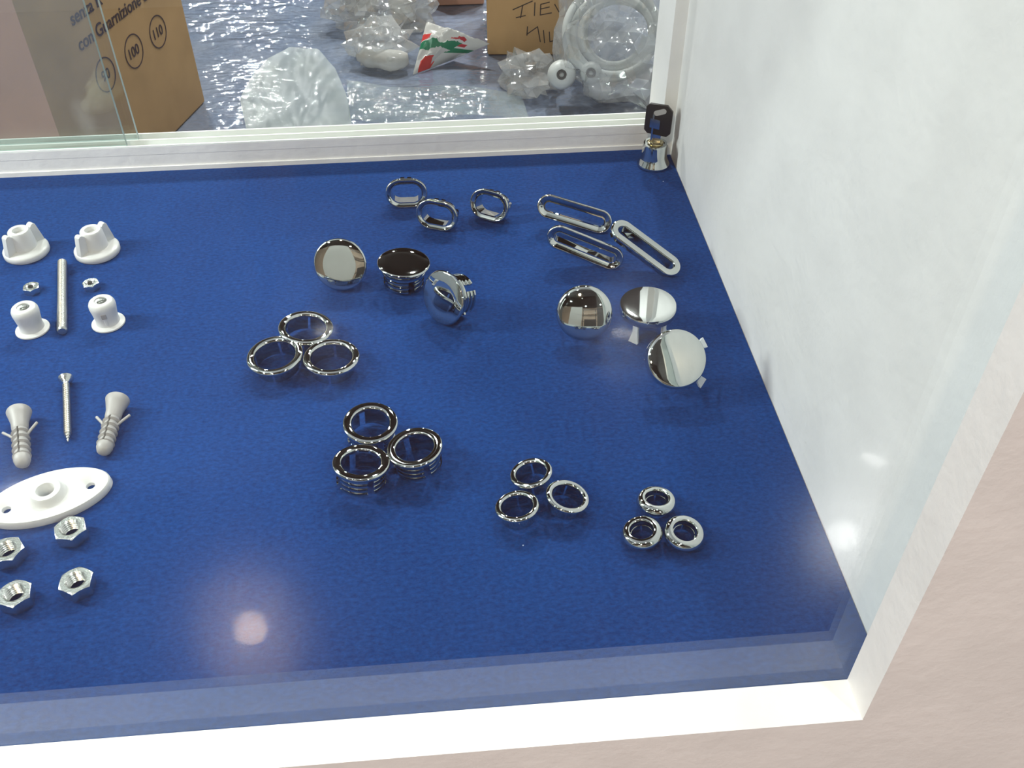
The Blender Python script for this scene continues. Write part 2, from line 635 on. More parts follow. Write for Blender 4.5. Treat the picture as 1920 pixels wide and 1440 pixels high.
# back rail, its stile on the right, and the double track of the sliding panes
RZ = .0150
bm = bmesh.new()
box(bm, (LX, BY, 0), (RX - .0005, .773, RZ))
box(bm, (LX, BY - .0012, 0), (RX - .0005, BY, .0040))
rail = struct(link('trim_2', bm, M['paint_rail'], smooth=0))
bm = bmesh.new()
box(bm, (RX - .0105, .736, .0), (RX, .79, TOP))
struct(link('trim_3', bm, M['paint_stile_lit'], smooth=0))
TZ = .0230
bm = bmesh.new()
for y0, y1 in ((BY, BY + .0016), (.7583, .7599), (.7694, .7710)):
    box(bm, (LX, y0, RZ), (RX - .0105, y1, TZ))
track = link('sliding_track', bm, M['track'], rail, smooth=0)
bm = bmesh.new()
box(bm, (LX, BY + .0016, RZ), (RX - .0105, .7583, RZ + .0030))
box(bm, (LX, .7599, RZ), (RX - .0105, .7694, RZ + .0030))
link('track_bed', bm, M['groove_shade'], track, smooth=0)
bm = bmesh.new()
box(bm, (LX, BY - .0002, .0150), (RX - .0108, BY + .0004, TZ - .0008))
link('rail_front', bm, M['paint_rail'], rail, smooth=0)
for x0, x1, y in ((-.325, -.272, .7530), (-.334, -.279, .7643)):
    bm = bmesh.new()
    box(bm, (x0, y - .0022, RZ + .003), (x1, y + .0030, RZ + .0052))
    link('track_dark_strip', bm, M['slot'], rail, smooth=0)  # dark grey strip lying in the track groove
for xr, y, lab in ((-.2612, .7542, 'dusty sliding glass pane in the front groove of the back track, with a pale smudge'),
                   (-.2536, .7648, 'sliding glass pane in the rear groove of the back track, edge further right')):
    bm = bmesh.new()
    box(bm, (LX + .004, y - .002, RZ + .0054), (xr, y + .002, TOP - .002))
    bm.normal_update()
    for f in bm.faces:
        f.material_index = 0 if abs(f.normal.y) > .5 else 1
    o = link('sliding_glass_pane', bm, [M['pane'] if y < .76 else M['glass'], M['edge']], smooth=0)
    tag(o, lab, 'glass pane', 'sliding panes at the back of the case')

# the hall: floor, dark ceiling, stand walls behind the photographer and behind the stock room
bm = bmesh.new()
box(bm, (-6, -6, FZ - .05), (6, 10, FZ))
struct(link('floor', bm, M['boards'], smooth=0))
bm = bmesh.new()
box(bm, (-6, -6, 3.0), (6, 10, 3.1))
struct(link('ceiling', bm, M['dark_ceiling'], smooth=0))
bm = bmesh.new()
box(bm, (-6, 9.9, FZ), (6, 10, 3.0))
struct(link('wall_back', bm, M['shade'], smooth=0))
bm = bmesh.new()
box(bm, (-6, -6, FZ), (6, -5.9, 3.0))
struct(link('wall_far', bm, M['stand'], smooth=0))
bm = bmesh.new()
box(bm, (.6, -4.2, FZ), (2.4, -4.1, 2.1))
box(bm, (-.5, -3.0, FZ), (.3, -2.5, .5))
struct(link('wall_stand', bm, M['shade'], smooth=0))
bm = bmesh.new()
box(bm, (-3.4, -3.3, FZ), (-1.6, -3.2, 1.9))
struct(link('wall_stand', bm, M['stand'], smooth=0))
bm = bmesh.new()
box(bm, (-1.35, -1.9, FZ), (-.55, -1.85, 1.2))
struct(link('wall_stand', bm, M['paint'], smooth=0))  # added white wall, placed to show pale in a chrome cap

bm = bmesh.new()                    # lattice of a neighbouring stand
for x in (-2.9, -1.2, .5, 2.2):
    box(bm, (x - .04, -5.0, FZ), (x + .04, -4.92, 2.3))
for z in (.55, 1.35, 2.25):
    box(bm, (-3.2, -5.0, z), (2.6, -4.93, z + .06))
box(bm, (-2.4, -4.8, FZ), (-1.5, -4.3, .5))
box(bm, (.9, -4.9, FZ), (1.9, -4.4, .6))
struct(link('wall_stand', bm, M['shade'], smooth=0))

# carpet in the stock room
bm = bmesh.new()
box(bm, (-3.2, .82, FZ), (3.2, 6.6, FZ + .006))
tag(link('carpet', bm, M['carpet'], smooth=0), 'blue-grey carpet on the floor behind the display case', 'carpet')
CZ = FZ + .006


def crumpled_sheet(name, x0, x1, y0, y1, z, amp, nx, ny, material, seed, stretch=(1, 1), fn=None, flat=()):
    bm = bmesh.new()
    uv = []
    g = []
    for i in range(nx + 1):
        row = []
        for j in range(ny + 1):
            u, v = i / nx, j / ny
            x, y = x0 + (x1 - x0) * u, y0 + (y1 - y0) * v
            if fn:
                x, y = fn(u, v)
            q = Vector((x * stretch[0], y * stretch[1], seed))
            h = amp * (.5 + .5 * noise.noise(q * 9)) + amp * .6 * abs(noise.noise(q * 23)) + amp * .25 * abs(noise.noise(q * 60))
            for fx, fy, fr in flat:         # pressed down under what stands on it
                k = min(1, max(0, (sqrt((x - fx) ** 2 + (y - fy) ** 2) - fr) / .03))
                h *= k
            row.append(bm.verts.new((x, y, z + h)))
        g.append(row)
    for i in range(nx):
        for j in range(ny):
            bm.faces.new((g[i][j], g[i + 1][j], g[i + 1][j + 1], g[i][j + 1]))
    return link(name, bm, material, smooth=180, merge=False)


FLAT = [(*at(px, py, CZ).xy, r) for px, py, r in ((1160, 155, .36), (1020, 150, .13), (995, 60, .22), (905, -5, .2), (740, 90, .17), (830, 90, .16), (725, 30, .2), (780, 30, .2))]
FLAT += [(*(at(385, 190, CZ) + Vector((-.11, -.27, 0)) * k + Vector((-.26, .13, 0)) * j).xy, .17) for k in (-.1, .6, 1.3) for j in (0, .6, 1.2, 1.8)]
o = crumpled_sheet('plastic_film', -1.2, 1.1, .90, 4.0, CZ + .001, .008, 260, 340, M['film'], 3.1, (.8, 1.6), None, FLAT)
tag(o, 'clear wrinkled plastic film lying over the blue-grey carpet', 'plastic film')


# ------------------------------------------------------------------ stock room: cartons and bags
def carton(name, label, P, ax, w, dpt, h, mats, faces=(0, 1)):
    """carton whose right front foot corner is P, front face running along AX to the left, its depth to the back"""
    t = thing(name, label, 'cardboard box', None, P)
    ax = Vector(ax).normalized()
    back = Vector((ax.y, -ax.x, 0))
    R = Matrix((-ax, back, Vector((0, 0, 1)))).transposed().to_4x4()
    t.matrix_world = Matrix.Translation(P) @ R
    bm = bmesh.new()
    box(bm, (-w, 0, 0), (0, dpt, h))
    bevel(bm, .004, 2)
    bm.normal_update()
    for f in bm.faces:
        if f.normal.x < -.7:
            f.material_index = 1  # left side gets its light from the second colour
    link('carton_body', bm, mats, t, smooth=50)
    return t


def text_part(body, size, parent, x, z, shear=.12, name='printed_text', y=-.0006, sx=1., mt='ink'):
    cu = bpy.data.curves.new('text', 'FONT')
    cu.body = body
    cu.size = size
    cu.shear = shear
    cu.offset = size * .012
    cu.extrude = .0002
    tmp = bpy.data.objects.new('text', cu)
    COL.objects.link(tmp)
    dg = bpy.context.evaluated_depsgraph_get()
    me = bpy.data.meshes.new_from_object(tmp.evaluated_get(dg))
    bpy.data.objects.remove(tmp)
    me.materials.clear()
    me.materials.append(M[mt])
    o = bpy.data.objects.new(name, me)
    COL.objects.link(o)
    o.parent = parent
    o.matrix_basis = Matrix.Translation((x, y, z)) @ Matrix.Rotation(pi / 2, 4, 'X') @ Matrix.Diagonal((sx, 1, 1, 1))
    return o


BZ = CZ + .0025
P1 = at(385, 190, BZ)
_d = ray(1480, -941)
AX = -Vector((_d.x, _d.y, 0)).normalized()
BW = .43
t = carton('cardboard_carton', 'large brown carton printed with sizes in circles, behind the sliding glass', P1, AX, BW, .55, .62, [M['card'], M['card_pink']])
t['P'] = 1
Tinv = t.matrix_world.inverted()
nrm = (t.matrix_world.to_3x3() @ Vector((0, 1, 0))).normalized()


def onface(px, py, P=P1, n=nrm, Ti=Tinv):
    d = ray(px, py)
    return Ti @ (CLOC + d * ((P - CLOC).dot(n) / d.dot(n)))


del t['P']
for body, c, top, bot in (('90', (198, 140), (198, 107), (198, 174)), ('100', (251, 96), (251, 63), (251, 129)), ('110', (296, 59.5), (296, 28), (296, 91))):
    q, a, b = onface(*c), onface(*top), onface(*bot)
    R = (a - b).length / 2
    bm = bmesh.new()
    sweep(bm, rect(R * .93, R, 0, .0006), seg=40)
    ring = link('printed_circle', bm, M['ink'], t, smooth=0)
    ring.matrix_basis = Matrix.Translation((q.x, -.0002, q.z)) @ Matrix.Rotation(pi / 2, 4, 'X')
    sz = R * .86
    tx = text_part(body, sz, t, 0, 0, .0, 'printed_number')
    xs = [v.co.x for v in tx.data.vertices]
    zs = [v.co.y for v in tx.data.vertices]
    tx.matrix_basis = Matrix.Translation((q.x - (min(xs) + max(xs)) / 2, -.0006, q.z - (min(zs) + max(zs)) / 2)) @ Matrix.Rotation(pi / 2, 4, 'X')
a, b = onface(150, 97), onface(266, 46)
tx = text_part('con Guarnizione E.P.', .03, t, a.x, a.z, 0)
xs = [v.co.x for v in tx.data.vertices]
c1 = onface(292, 33)
k = (c1.x - a.x) / (max(xs) * .93)
tx.matrix_basis = Matrix.Translation((a.x, -.0006, a.z)) @ Matrix.Rotation(pi / 2, 4, 'X') @ Matrix.Diagonal((k, k * .98, 1, 1))
a = onface(135, 49)
tx = text_part('senza R', .03, t, a.x, a.z, 0)
tx.matrix_basis = Matrix.Translation((a.x, -.0006, a.z)) @ Matrix.Rotation(pi / 2, 4, 'X') @ Matrix.Diagonal((k, k * .98, 1, 1))

# the carton with handwriting
H1 = at(914, 103, BZ)
H2 = at(1075, 103, BZ)
hx = (H1 - H2).normalized()
t = carton('cardboard_carton', 'brown carton with words written in black marker, behind the bag of white hose', H2, hx, (H1 - H2).length, .22, .34, [M['card'], M['card']])
hn = (t.matrix_world.to_3x3() @ Vector((0, 1, 0))).normalized()
hi = t.matrix_world.inverted()
strokes = {'FIE': [[(962, 18), (998, 2), (997, 3)], [(980, 10), (976, 33)], [(968, 33), (985, 29)], [(1003, 5), (1002, 29)], [(1030, 4), (1014, 8), (1013, 28), (1034, 24)], [(1013, 17), (1030, 13)], [(1040, 8), (1048, 22)]],
           'MIL': [[(989, 50), (988, 66)], [(988, 64), (1008, 50), (1013, 78)], [(1019, 57), (1021, 80)], [(1030, 60), (1031, 78), (1046, 74)]]}
for w, ss in strokes.items():
    for s in ss:
        bm = bmesh.new()
        pts = []
        for px, py in s:
            q = onface(px, py, H2, hn, hi)
            pts.append(Vector((q.x, -.0004, q.z)))
        for A, B in zip(pts, pts[1:]):
            d = (B - A)
            if d.length < 1e-4:
                continue
            e = Vector((-d.z, 0, d.x)).normalized() * .0011
            d = d.normalized() * .0008
            vs = [bm.verts.new(p) for p in (A - d + e, A - d - e, B + d - e, B + d + e)]
            bm.faces.new(vs)
        link('pen_stroke', bm, M['marker'], t, smooth=0, merge=False)
# a third carton further back
H3 = at(908, 8, BZ)
t = carton('cardboard_carton', 'reddish brown carton far back, left of the handwritten one', H3, Vector((-1, 0, 0)), .13, .15, .2, [M['card_pink'], M['card_pink']])


def blob(c, s, seed, rough=.25, freq=5., sub=4, flat=-.7, crease=.5):
    """a crumpled bag shape round C"""
    bm = bmesh.new()
    bmesh.ops.create_icosphere(bm, subdivisions=sub, radius=1)
    for v in bm.verts:
        d = v.co.normalized()
        q = d * freq * .4 + Vector((seed * 7.3, seed, -seed))
        r = 1 + rough * noise.noise(q) + rough * crease * (.4 - 1.6 * abs(noise.noise(q * 2.1))) + rough * crease * .35 * noise.noise(q * 5.)
        p = d * r
        if p.z < flat:
            p.z = flat + (p.z - flat) * .08
        v.co = Vector((p.x * s[0], p.y * s[1], p.z * s[2]))
    lo = min(v.co.z for v in bm.verts)
    for v in bm.verts:
        v.co.z -= lo
        v.co += Vector(c)
    return bm


def packet(corners, thick, seed, nu=36, nv=24):
    """a crumpled flat packet over four floor points (lower left, lower right, upper right, upper left)"""
    bm = bmesh.new()
    uvl = bm.loops.layers.uv.new('UVMap')
    A, B, C, D = [Vector(c) for c in corners]
    sides = []
    for sgn in (1, -1):
        g = []
        for i in range(nu + 1):
            row = []
            for j in range(nv + 1):
                u, v = i / nu, j / nv
                p = (A * (1 - u) + B * u) * (1 - v) + (D * (1 - u) + C * u) * v
                e = (4 * u * (1 - u)) ** .5 * (4 * v * (1 - v)) ** .5
                q = Vector((u * 5, v * 4, seed))
                h = thick * e * (.65 + .9 * noise.noise(q)) + thick * .5 * e * abs(noise.noise(q * 3))
                p = p + Vector((0, 0, h if sgn > 0 else 0))
                row.append((bm.verts.new(p), (u, v)))
            g.append(row)
        for i in range(nu):
            for j in range(nv):
                quad = [g[i][j], g[i + 1][j], g[i + 1][j + 1], g[i][j + 1]]
                f = bm.faces.new([x[0] for x in quad])
                for lp, x in zip(f.loops, quad):
                    lp[uvl].uv = x[1]
    return bm


# bag of coiled white hose
bc = at(1160, 176, BZ)
t = thing('bagged_hose', 'clear plastic bag holding a coil of white hose, on the carpet beside the handwritten carton', 'bag', None, bc)
cc = aty(1152, 66, bc.y + .015)
nrm2 = (CLOC - cc).normalized()
nrm2 = (nrm2 + Vector((0, 0, .25))).normalized()
ex_ = nrm2.cross(Vector((0, 0, 1))).normalized() * -1
ey_ = nrm2.cross(ex_)
pts = []
N = 4 * 48
for i in range(N + 1):
    a = 2 * pi * i / 48
    f = i / N
    R = .088 - .030 * f + .004 * sin(a * .7)
    off = .012 * sin(a * .25 * 3) + (.5 - f) * .05
    pts.append(cc + ex_ * R * 1.0 * cos(a) + ey_ * R * .95 * sin(a) + nrm2 * off + ex_ * .01 * (f - .5) - ey_ * .012 * (.5 - f) - bc)
bm = tube(bmesh.new(), pts, .0076, 12)
link('hose_coil', bm, M['cable'], t, smooth=180)
for px, py, r in ((1053, 140, .027), (1108, 137, .021), (1240, 162, .026)):
    q = aty(px, py, bc.y - .042)
    q.z = max(q.z, BZ + r * 1.28)
    R = (CLOC - q).normalized().to_track_quat('Z', 'Y').to_matrix().to_4x4()
    T = Matrix.Translation(q - bc) @ R
    bm = bmesh.new()
    sweep(bm, [(0, -r * 1.2), (r * .9, -r * 1.2), (r, -r * .4), (r * .86, r * .15), (r * .5, r * .3), (.0095, r * .3), (.0095, r * .1), (0, r * .1)], seg=28, T=T)
    pl = link('hose_fitting', bm, M['cable'], t, smooth=60)
    bm = bmesh.new()
    sweep(bm, rect(.0045, .0085, r * .1, r * .34), seg=20, T=T)
    link('hole_shade', bm, M['slot'], pl, smooth=40)  # dark ring in the fitting's hole, its shade put into the colour
bm = blob(Vector((.020, .035, 0)), (.138, .135, .140), 4, .30, 6., 4)
link('plastic_bag', bm, M['bag'], t, smooth=14)
q = at(992, 163, BZ)
bm = blob(Vector((0, 0, 0)), (.052, .060, .040), 12, .6, 6., 3, -.5, .9)
o = link('plastic_bag', bm, M['bag'], smooth=12)
o.location = q
tag(o, 'small scrunched clear bag lying before the handwritten carton', 'bag')

# printed packet and clear packet, with white foam behind
t = thing('printed_packet', 'crumpled white packet printed red and green, left of the handwritten carton', 'packet', None, at(800, 110, BZ))
L0 = Vector(t.location)
bm = packet([at(774, 140, BZ) - L0, at(850, 112, BZ) - L0, at(918, 82, CZ + .05) - L0, at(800, 40, CZ + .08) - L0], .017, 2.)
link('wrapper', bm, M['wrap'], t, smooth=30)
t = thing('clear_packet', 'clear packet of white pieces lying left of the red and green packet', 'packet', None, at(725, 112, BZ))
L0 = Vector(t.location)
bm = blob(at(712, 112, BZ) - L0, (.066, .05, .045), 21, .5, 6., 3)
link('plastic_bag', bm, M['bag'], t, smooth=14)
A, B = at(668, 108, BZ + .024) - L0, at(765, 112, BZ + .024) - L0
pts = [A.lerp(B, k / 12) + Vector((0, .006 * sin(k * .6), 0)) for k in range(13)]
bm = tube(bmesh.new(), pts, .02, 18, True, [.006, .012] + [.0205 + .0015 * sin(k * 1.3) for k in range(9)] + [.016, .011])
link('foam_roll', bm, plastic_film('frosted_wrap', .72, .08, 40., 1., (1, 1, 1), (.80, .80, .77), .1, .004, .1), t, smooth=60)
t = thing('bagged_cups', 'clear bag holding two white cups far back on the carpet', 'bag', None, at(735, 40, BZ))
L0 = Vector(t.location)
for px, py, r, h in ((680, 16, .048, .05), (757, 40, .032, .055)):
    bm = bmesh.new()
    sweep(bm, [(0, 0), (r * .75, 0), (r * .95, h * .8), (r, h), (r * .9, h), (r * .68, .006), (0, .006)], seg=32, T=Matrix.Translation(at(px, py, BZ) - L0 + Vector((0, 0, .004))))
    link('foam_cup', bm, M['foam'], t, smooth=50)
bm = blob(at(718, 50, BZ) - L0, (.105, .075, .075), 17, .5, 6., 4)
link('plastic_bag', bm, M['bag'], t, smooth=14)

# loose milky sheets on the floor just behind the case
ca = at(560, 235, CZ)


OUT = [at(*q, CZ).xy for q in ((466, 262), (452, 196), (474, 156), (504, 122), (544, 100), (598, 103), (630, 140), (652, 192), (664, 262))]
MIDP = at(562, 262, CZ).xy


def half_disc(u, v):
    f = u * (len(OUT) - 1)
    k = min(int(f), len(OUT) - 2)
    p = OUT[k].lerp(OUT[k + 1], f - k)
    p = MIDP.lerp(p, .02 + .98 * v)
    return p.x, p.y


o = crumpled_sheet('plastic_offcut', 0, 0, 0, 0, CZ + .009, .006, 60, 24, M['milky'], 8.3, (1, .5), half_disc)
tag(o, 'rounded milky plastic offcut on the floor right of the printed carton', 'plastic sheet')
c0, c1, c2, c3 = at(655, 245, CZ), at(990, 228, CZ), at(975, 182, CZ), at(652, 168, CZ)


def quad(u, v):
    p = (c0 * (1 - u) + c1 * u) * (1 - v) + (c3 * (1 - u) + c2 * u) * v
    return p.x, p.y + .012 * sin(9 * u + 2)


o = crumpled_sheet('plastic_offcut', 0, 0, 0, 0, CZ + .0105, .006, 80, 30, plastic_film('thin_milky_sheet', .24, .06, 30., .8, (2, .6, 1), (.66, .76, .72), .08, .003, .12), 5.5, (1, .6), quad)
tag(o, 'long clear plastic offcut on the floor just behind the track', 'plastic sheet')

# ------------------------------------------------------------------ chrome trim rings and caps
CH = M['chrome']


def lugs(parent, prof, n, gap, name='clip_lug', L=0., seg=56, start=0.):
    for k in range(n):
        bm = bmesh.new()
        a0 = start + 2 * pi * k / n + gap / 2
        sweep(bm, prof, 0, seg, a0, a0 + 2 * pi / n - gap)
        link(name, bm, CH, parent, smooth=35)


def ribbed(r0, r1, rib, z0, z1, n):
    """wall from z0 down to z1 with n outward ribs"""
    p = [(r0, z0), (r0, z1)]
    step = (z0 - z1) / n
    out = []
    for k in range(n):
        zt = z0 - k * step
        out += [(r1, zt), (r1, zt - step * .35), (rib, zt - step * .45), (rib, zt - step * .80), (r1, zt - step * .95)]
    out += [(r1, z1)]
    return p + out[::-1]


def ring_round(label, group, R, r, h, skirt, name='trim_ring'):
    t = thing(name, label, 'ring', group)
    mid, w = (R + r) / 2, (R - r) / 2
    bm = bmesh.new()
    sweep(bm, arc(mid, -w * .75, w, -25, 205, 12, w * .75) + [(mid - w * .6, -w * 1.35), (mid + w * .6, -w * 1.35)], seg=72)
    link('flange', bm, CH, t, smooth=60)
    lugs(t, rect(skirt - .0008, skirt, -h, -w * .9), 4, .12)
    return t


def ring_flat(label, group, R, r, h, skirt):
    t = thing('trim_ring', label, 'ring', group)
    bm = bmesh.new()
    th = .0026
    c = .0009
    prof = [(r, -th), (R - c * .6, -th), (R, -th + c * .6), (R, -c), (R - c * .35, -c * .3), (R - c, 0), (r + c, 0), (r + c * .35, -c * .3), (r, -c)]
    sweep(bm, prof, seg=72)
    link('flange', bm, CH, t, smooth=50)
    lugs(t, ribbed(skirt - .0009, skirt, skirt + .0011, -th, -h, 4), 4, .30, 'ribbed_lug', start=.55)
    return t


def ring_dome(label, group, R, r, h, skirt):
    t = thing('trim_ring', label, 'ring', group)
    bm = bmesh.new()
    w = R - r
    prof = [(r, -.0032), (r + .0004, -.0010), (r + w * .12, -.0002), (r + w * .2, 0), (r + w * .62, -.0002), (r + w * .82, -.0010), (R - .0002, -.0028), (R, -.0036), (R - .0006, -.0042), (r, -.0042)]
    sweep(bm, prof, seg=64)
    link('flange', bm, CH, t, smooth=60)
    lugs(t, rect(skirt - .0008, skirt, -h, -.004), 4, .15)
    return t


GA, GB, GC, GD = 'plain chrome rings, upper cluster', 'ribbed chrome rings, middle cluster', 'small plain chrome rings', 'domed chrome rings'
rings = [
    (ring_round, (.0184, .0131, .0125, .0140), GA, [
        (573.5, 611, .61, 92, 'large rounded chrome ring at the back of the upper cluster of three'),
        (514, 663, .66, 107, 'large rounded chrome ring, left front one of the upper cluster of three'),
        (621, 666, .63, 97, 'large rounded chrome ring, right front one of the upper cluster of three')]),
    (ring_flat, (.0164, .0112, .0150, .0132), GB, [
        (694.5, 791, .75, 94, 'flat-faced chrome ring with ribs, at the back of the middle cluster'),
        (677, 865, .63, 91, 'chrome ring with ribbed skirt in full view, at the front of the middle cluster'),
        (777, 837, .69, 103, 'flat-faced ribbed chrome ring on the right of the middle cluster')]),
    (ring_round, (.0125, .0087, .0100, .0096), GC, [
        (995, 884, .66, 104, 'small rounded chrome ring, back left one of three in the front centre'),
        (969, 946, .68, 99, 'small rounded chrome ring nearest the case front, left of its three'),
        (1065.5, 928, .70, 70, 'small chrome ring tilted to the right, right-hand one of its three')]),
    (ring_dome, (.0113, .0060, .0085, .0066), GD, [
        (1231.5, 932, .67, 84, 'smallest domed chrome ring with narrow hole, at the back of its trio'),
        (1203, 992, .77, 95, 'domed chrome ring with dark top face, front left of the smallest trio'),
        (1285, 994, .82, 70, 'domed chrome ring with pale grey top face, front right of the smallest trio')])]
for fn, dims, grp, items in rings:
    for i, (px, py, ra, an, lab) in enumerate(items):
        t = fn(lab, grp, *dims)
        stand(t, px, py, facing(px, py, ra, an))


def ribbed_cap(label):
    t = thing('blanking_cap', label, 'cap', 'ribbed chrome caps')
    R = .0189
    bm = bmesh.new()
    sweep(bm, [(0, 0), (R * .5, -.00004), (R - .0012, -.00018), (R - .0004, -.0005), (R, -.0012), (R - .0004, -.0022), (R - .0016, -.0030), (0, -.0030)], seg=80)
    link('cap_disc', bm, CH, t, smooth=50)
    bm = bmesh.new()
    sweep(bm, [(0, -.0030), (.0158, -.0030), (.0150, -.0058), (.0160, -.0064), (.0160, -.0076), (.0148, -.0084), (0, -.0084)], seg=64)
    link('collar', bm, CH, t, smooth=40)
    lugs(t, ribbed(.0118, .0132, .0145, -.0084, -.0190, 3), 4, .35, 'ribbed_lug', start=.5)
    return t


for px, py, ra, an, lab in ((637, 497, .955, 228, 'ribbed chrome cap on its side with mirror face to the front, left of three'),
                            (757, 490, .555, 90, 'ribbed chrome cap standing upright with a dark mirror top'),
                            (829, 559, .70, 192, 'ribbed chrome cap on its side, its ribs pointing to the back right')):
    stand(ribbed_cap(lab), px, py, facing(px, py, ra, an))


def legged_cap(label, legs, R=.0186, depth=.0075, dome=.0016, leg=.0165, splay=0.):
    t = thing('domed_cap', label, 'cap', 'chrome caps with white legs')
    bm = bmesh.new()
    top = [(R * k / 8, -dome * (k / 8) ** 2) for k in range(9)]
    top[-1] = (R - .0006, -dome - .0001)
    prof = top + [(R, -dome - .0012), (R + .0002, -dome - .003), (R - .0003, -depth), (R - .0012, -depth), (R - .0016, -dome - .003), (R * .5, -dome - .0024), (0, -dome - .0024)]
    prof[0] = (0, 0)
    sweep(bm, prof, seg=80)
    link('cap_dome', bm, CH, t, smooth=50)
    for a in legs:
        bm = bmesh.new()
        out = splay if a < 90 else 0
        a = radians(a)
        rr = R - .0045
        rows = []
        for k in range(9):
            f = k / 8
            z = -dome - .002 - f * leg
            w = .0019 + .0016 * max(0, f - .62) / .38 + .0005 * max(0, .2 - f)
            th = .0009
            ro = rr - .0012 * sin(f * pi) + .0022 * max(0, f - .7) + out * f
            rows.append([bm.verts.new((ro * cos(a) + s1 * th * cos(a) - s2 * w * sin(a), ro * sin(a) + s1 * th * sin(a) + s2 * w * cos(a), z)) for s1, s2 in ((-1, -1), (1, -1), (1, 1), (-1, 1))])
        for A, B in zip(rows, rows[1:]):
            for j in range(4):
                bm.faces.new((A[j], A[(j + 1) % 4], B[(j + 1) % 4], B[j]))
        bm.faces.new(rows[0])
        bm.faces.new(rows[-1])
        link('cap_leg', bm, M['leg'], t, smooth=40)
    return t


stand(legged_cap('domed chrome cap reflecting the lamps of the hall, left of the three with white legs', (60, 180, 300), .0186, .0075, .0030), 1095, 590, facing(1095, 590, .98, 262))
stand(legged_cap('chrome cap standing up on white legs', (232, 322, 90), .0192, .0062, .0004, .0215), 1215.5, 569, facing(1215, 568, .63, 84))
stand(legged_cap('deep domed chrome cap with two white legs showing at its right edge', (27, -33, 165), .0186, .0115, .0014, .0185, .0112), 1271, 673, facing(1271, 673, .965, 12))


def oval_ring(label, group, R, L, w, depth, flat=False, tabs=()):
    t = thing('oval_trim', label, 'oval ring', group)
    bm = bmesh.new()
    if flat:
        c = .0007
        prof = [(R - w, -.002), (R, -.002), (R, -c), (R - c, 0), (R - w + c, 0), (R - w, -c)]
    else:
        mid, hw = R - w / 2, w / 2
        prof = [(R - w, -.0034), (R - w, -.0026), (R - w + .0005, -.0020), (R - .0018, -.0003), (R - .0010, 0), (R - .0004, -.0002), (R - .0001, -.0008), (R, -.0018), (R - .0004, -.0034)]
    sweep(bm, prof, L, 96)
    link('flange', bm, CH, t, smooth=60)
    bm = bmesh.new()
    sr = R - w + .0007
    sweep(bm, rect(sr - .0008, sr, -depth, -.0016), L, 96)
    link('sleeve', bm, CH, t, smooth=35)
    for x, y, a in tabs:
        bm = bmesh.new()
        T = Matrix.Translation((x, y, 0)) @ Matrix.Rotation(radians(a), 4, 'Z')
        prism(bm, [(-.0006, -depth), (.0004, -depth), (.0026, -depth * .72), (.0022, -depth * .60), (.0002, -depth * .52), (-.0006, -depth * .5)], -.0016, .0016,
              T @ Matrix.Rotation(pi / 2, 4, 'X'))
        link('clip_tab', bm, CH, t, smooth=0)
    return t


def tabset(R, L, w):
    s = R - w + .0007
    return [(L + s, .002, 0), (-L - s, -.002, 180), (L * .6, s, 90), (-L * .6, s, 90), (L * .6, -s, -90), (-L * .6, -s, -90)]


GG, GH = 'short oval chrome rings', 'long oval chrome rings'
for px, py, ra, an, sp, lab in ((762, 364, .93, 268, 0, 'short oval chrome ring, back left one of the pair that touch'),
                                (818, 405, .90, 232, -7, 'short oval chrome ring, front one of the pair that touch'),
                                (916, 386, .88, 205, -9, 'short oval chrome ring standing alone right of the touching pair')):
    stand(oval_ring(lab, GG, .0122, .0046, .0046, .0125, False, tabset(.0122, .0046, .0046)), px, py, facing(px, py, ra, an), sp)
for px, py, ra, an, sp, fl, lab in ((1077, 402, .985, 262, -17, False, 'long oval chrome ring at the back of three, warm reflections on its rim'),
                                    (1097, 466, .92, 262, -24, False, 'long oval chrome ring in front of the other rounded one'),
                                    (1212, 463, .76, 55, -39, True, 'long oval chrome ring with flat grey face nearest the right wall')):
    R = .0094
    stand(oval_ring(lab, GH, R, .0204, .0054 if fl else .0060, .0105, fl, tabset(R, .0204, .0054 if fl else .0060)), px, py, facing(px, py, ra, an), sp)


# ------------------------------------------------------------------ fixing parts on the left
def flat_on(root, p, yaw=0.):
    root.matrix_world = Matrix.Translation((p[0], p[1], p[2] if len(p) > 2 else 0)) @ Matrix.Rotation(yaw, 4, 'Z')
    return root


def wing_knob(label):
    t = thing('wing_knob', label, 'knob', 'white wing knobs')
    R = .0165
    bm = bmesh.new()
    sweep(bm, [(0, 0), (R - .0008, 0), (R, .0008), (R, .0042), (R - .001, .0052), (.011, .0062), (0, .0062)], seg=56)
    link('base_disc', bm, M['white'], t, smooth=50)
    bm = bmesh.new()
    sweep(bm, [(0, .005), (.0092, .005), (.0080, .0195), (.0072, .0205), (.0045, .0205), (.0040, .0198), (.0040, .0170), (0, .0170)], seg=48)
    link('hub', bm, M['white'], t, smooth=45)
    for s in (0, pi):
        bm = bmesh.new()
        prism(bm, [(.004, .005), (.0157, .005), (.0150, .0090), (.0128, .0198), (.0112, .0212), (.0094, .0208), (.0075, .0190), (.004, .0190)], -.0026, .0026,
              Matrix.Rotation(s, 4, 'Z') @ Matrix.Rotation(pi / 2, 4, 'X'))
        bevel(bm, .0008, 2)
        link('wing', bm, M['white'], t, smooth=40)
    return t


k1 = wing_knob('white plastic wing knob left of the threaded rod')
flat_on(k1, at(49, 468, .003).xy, radians(52))
k2 = copy_tree(k1)
k2['label'] = 'white plastic wing knob right of the threaded rod'
flat_on(k2, at(182, 467, .003).xy, radians(52))


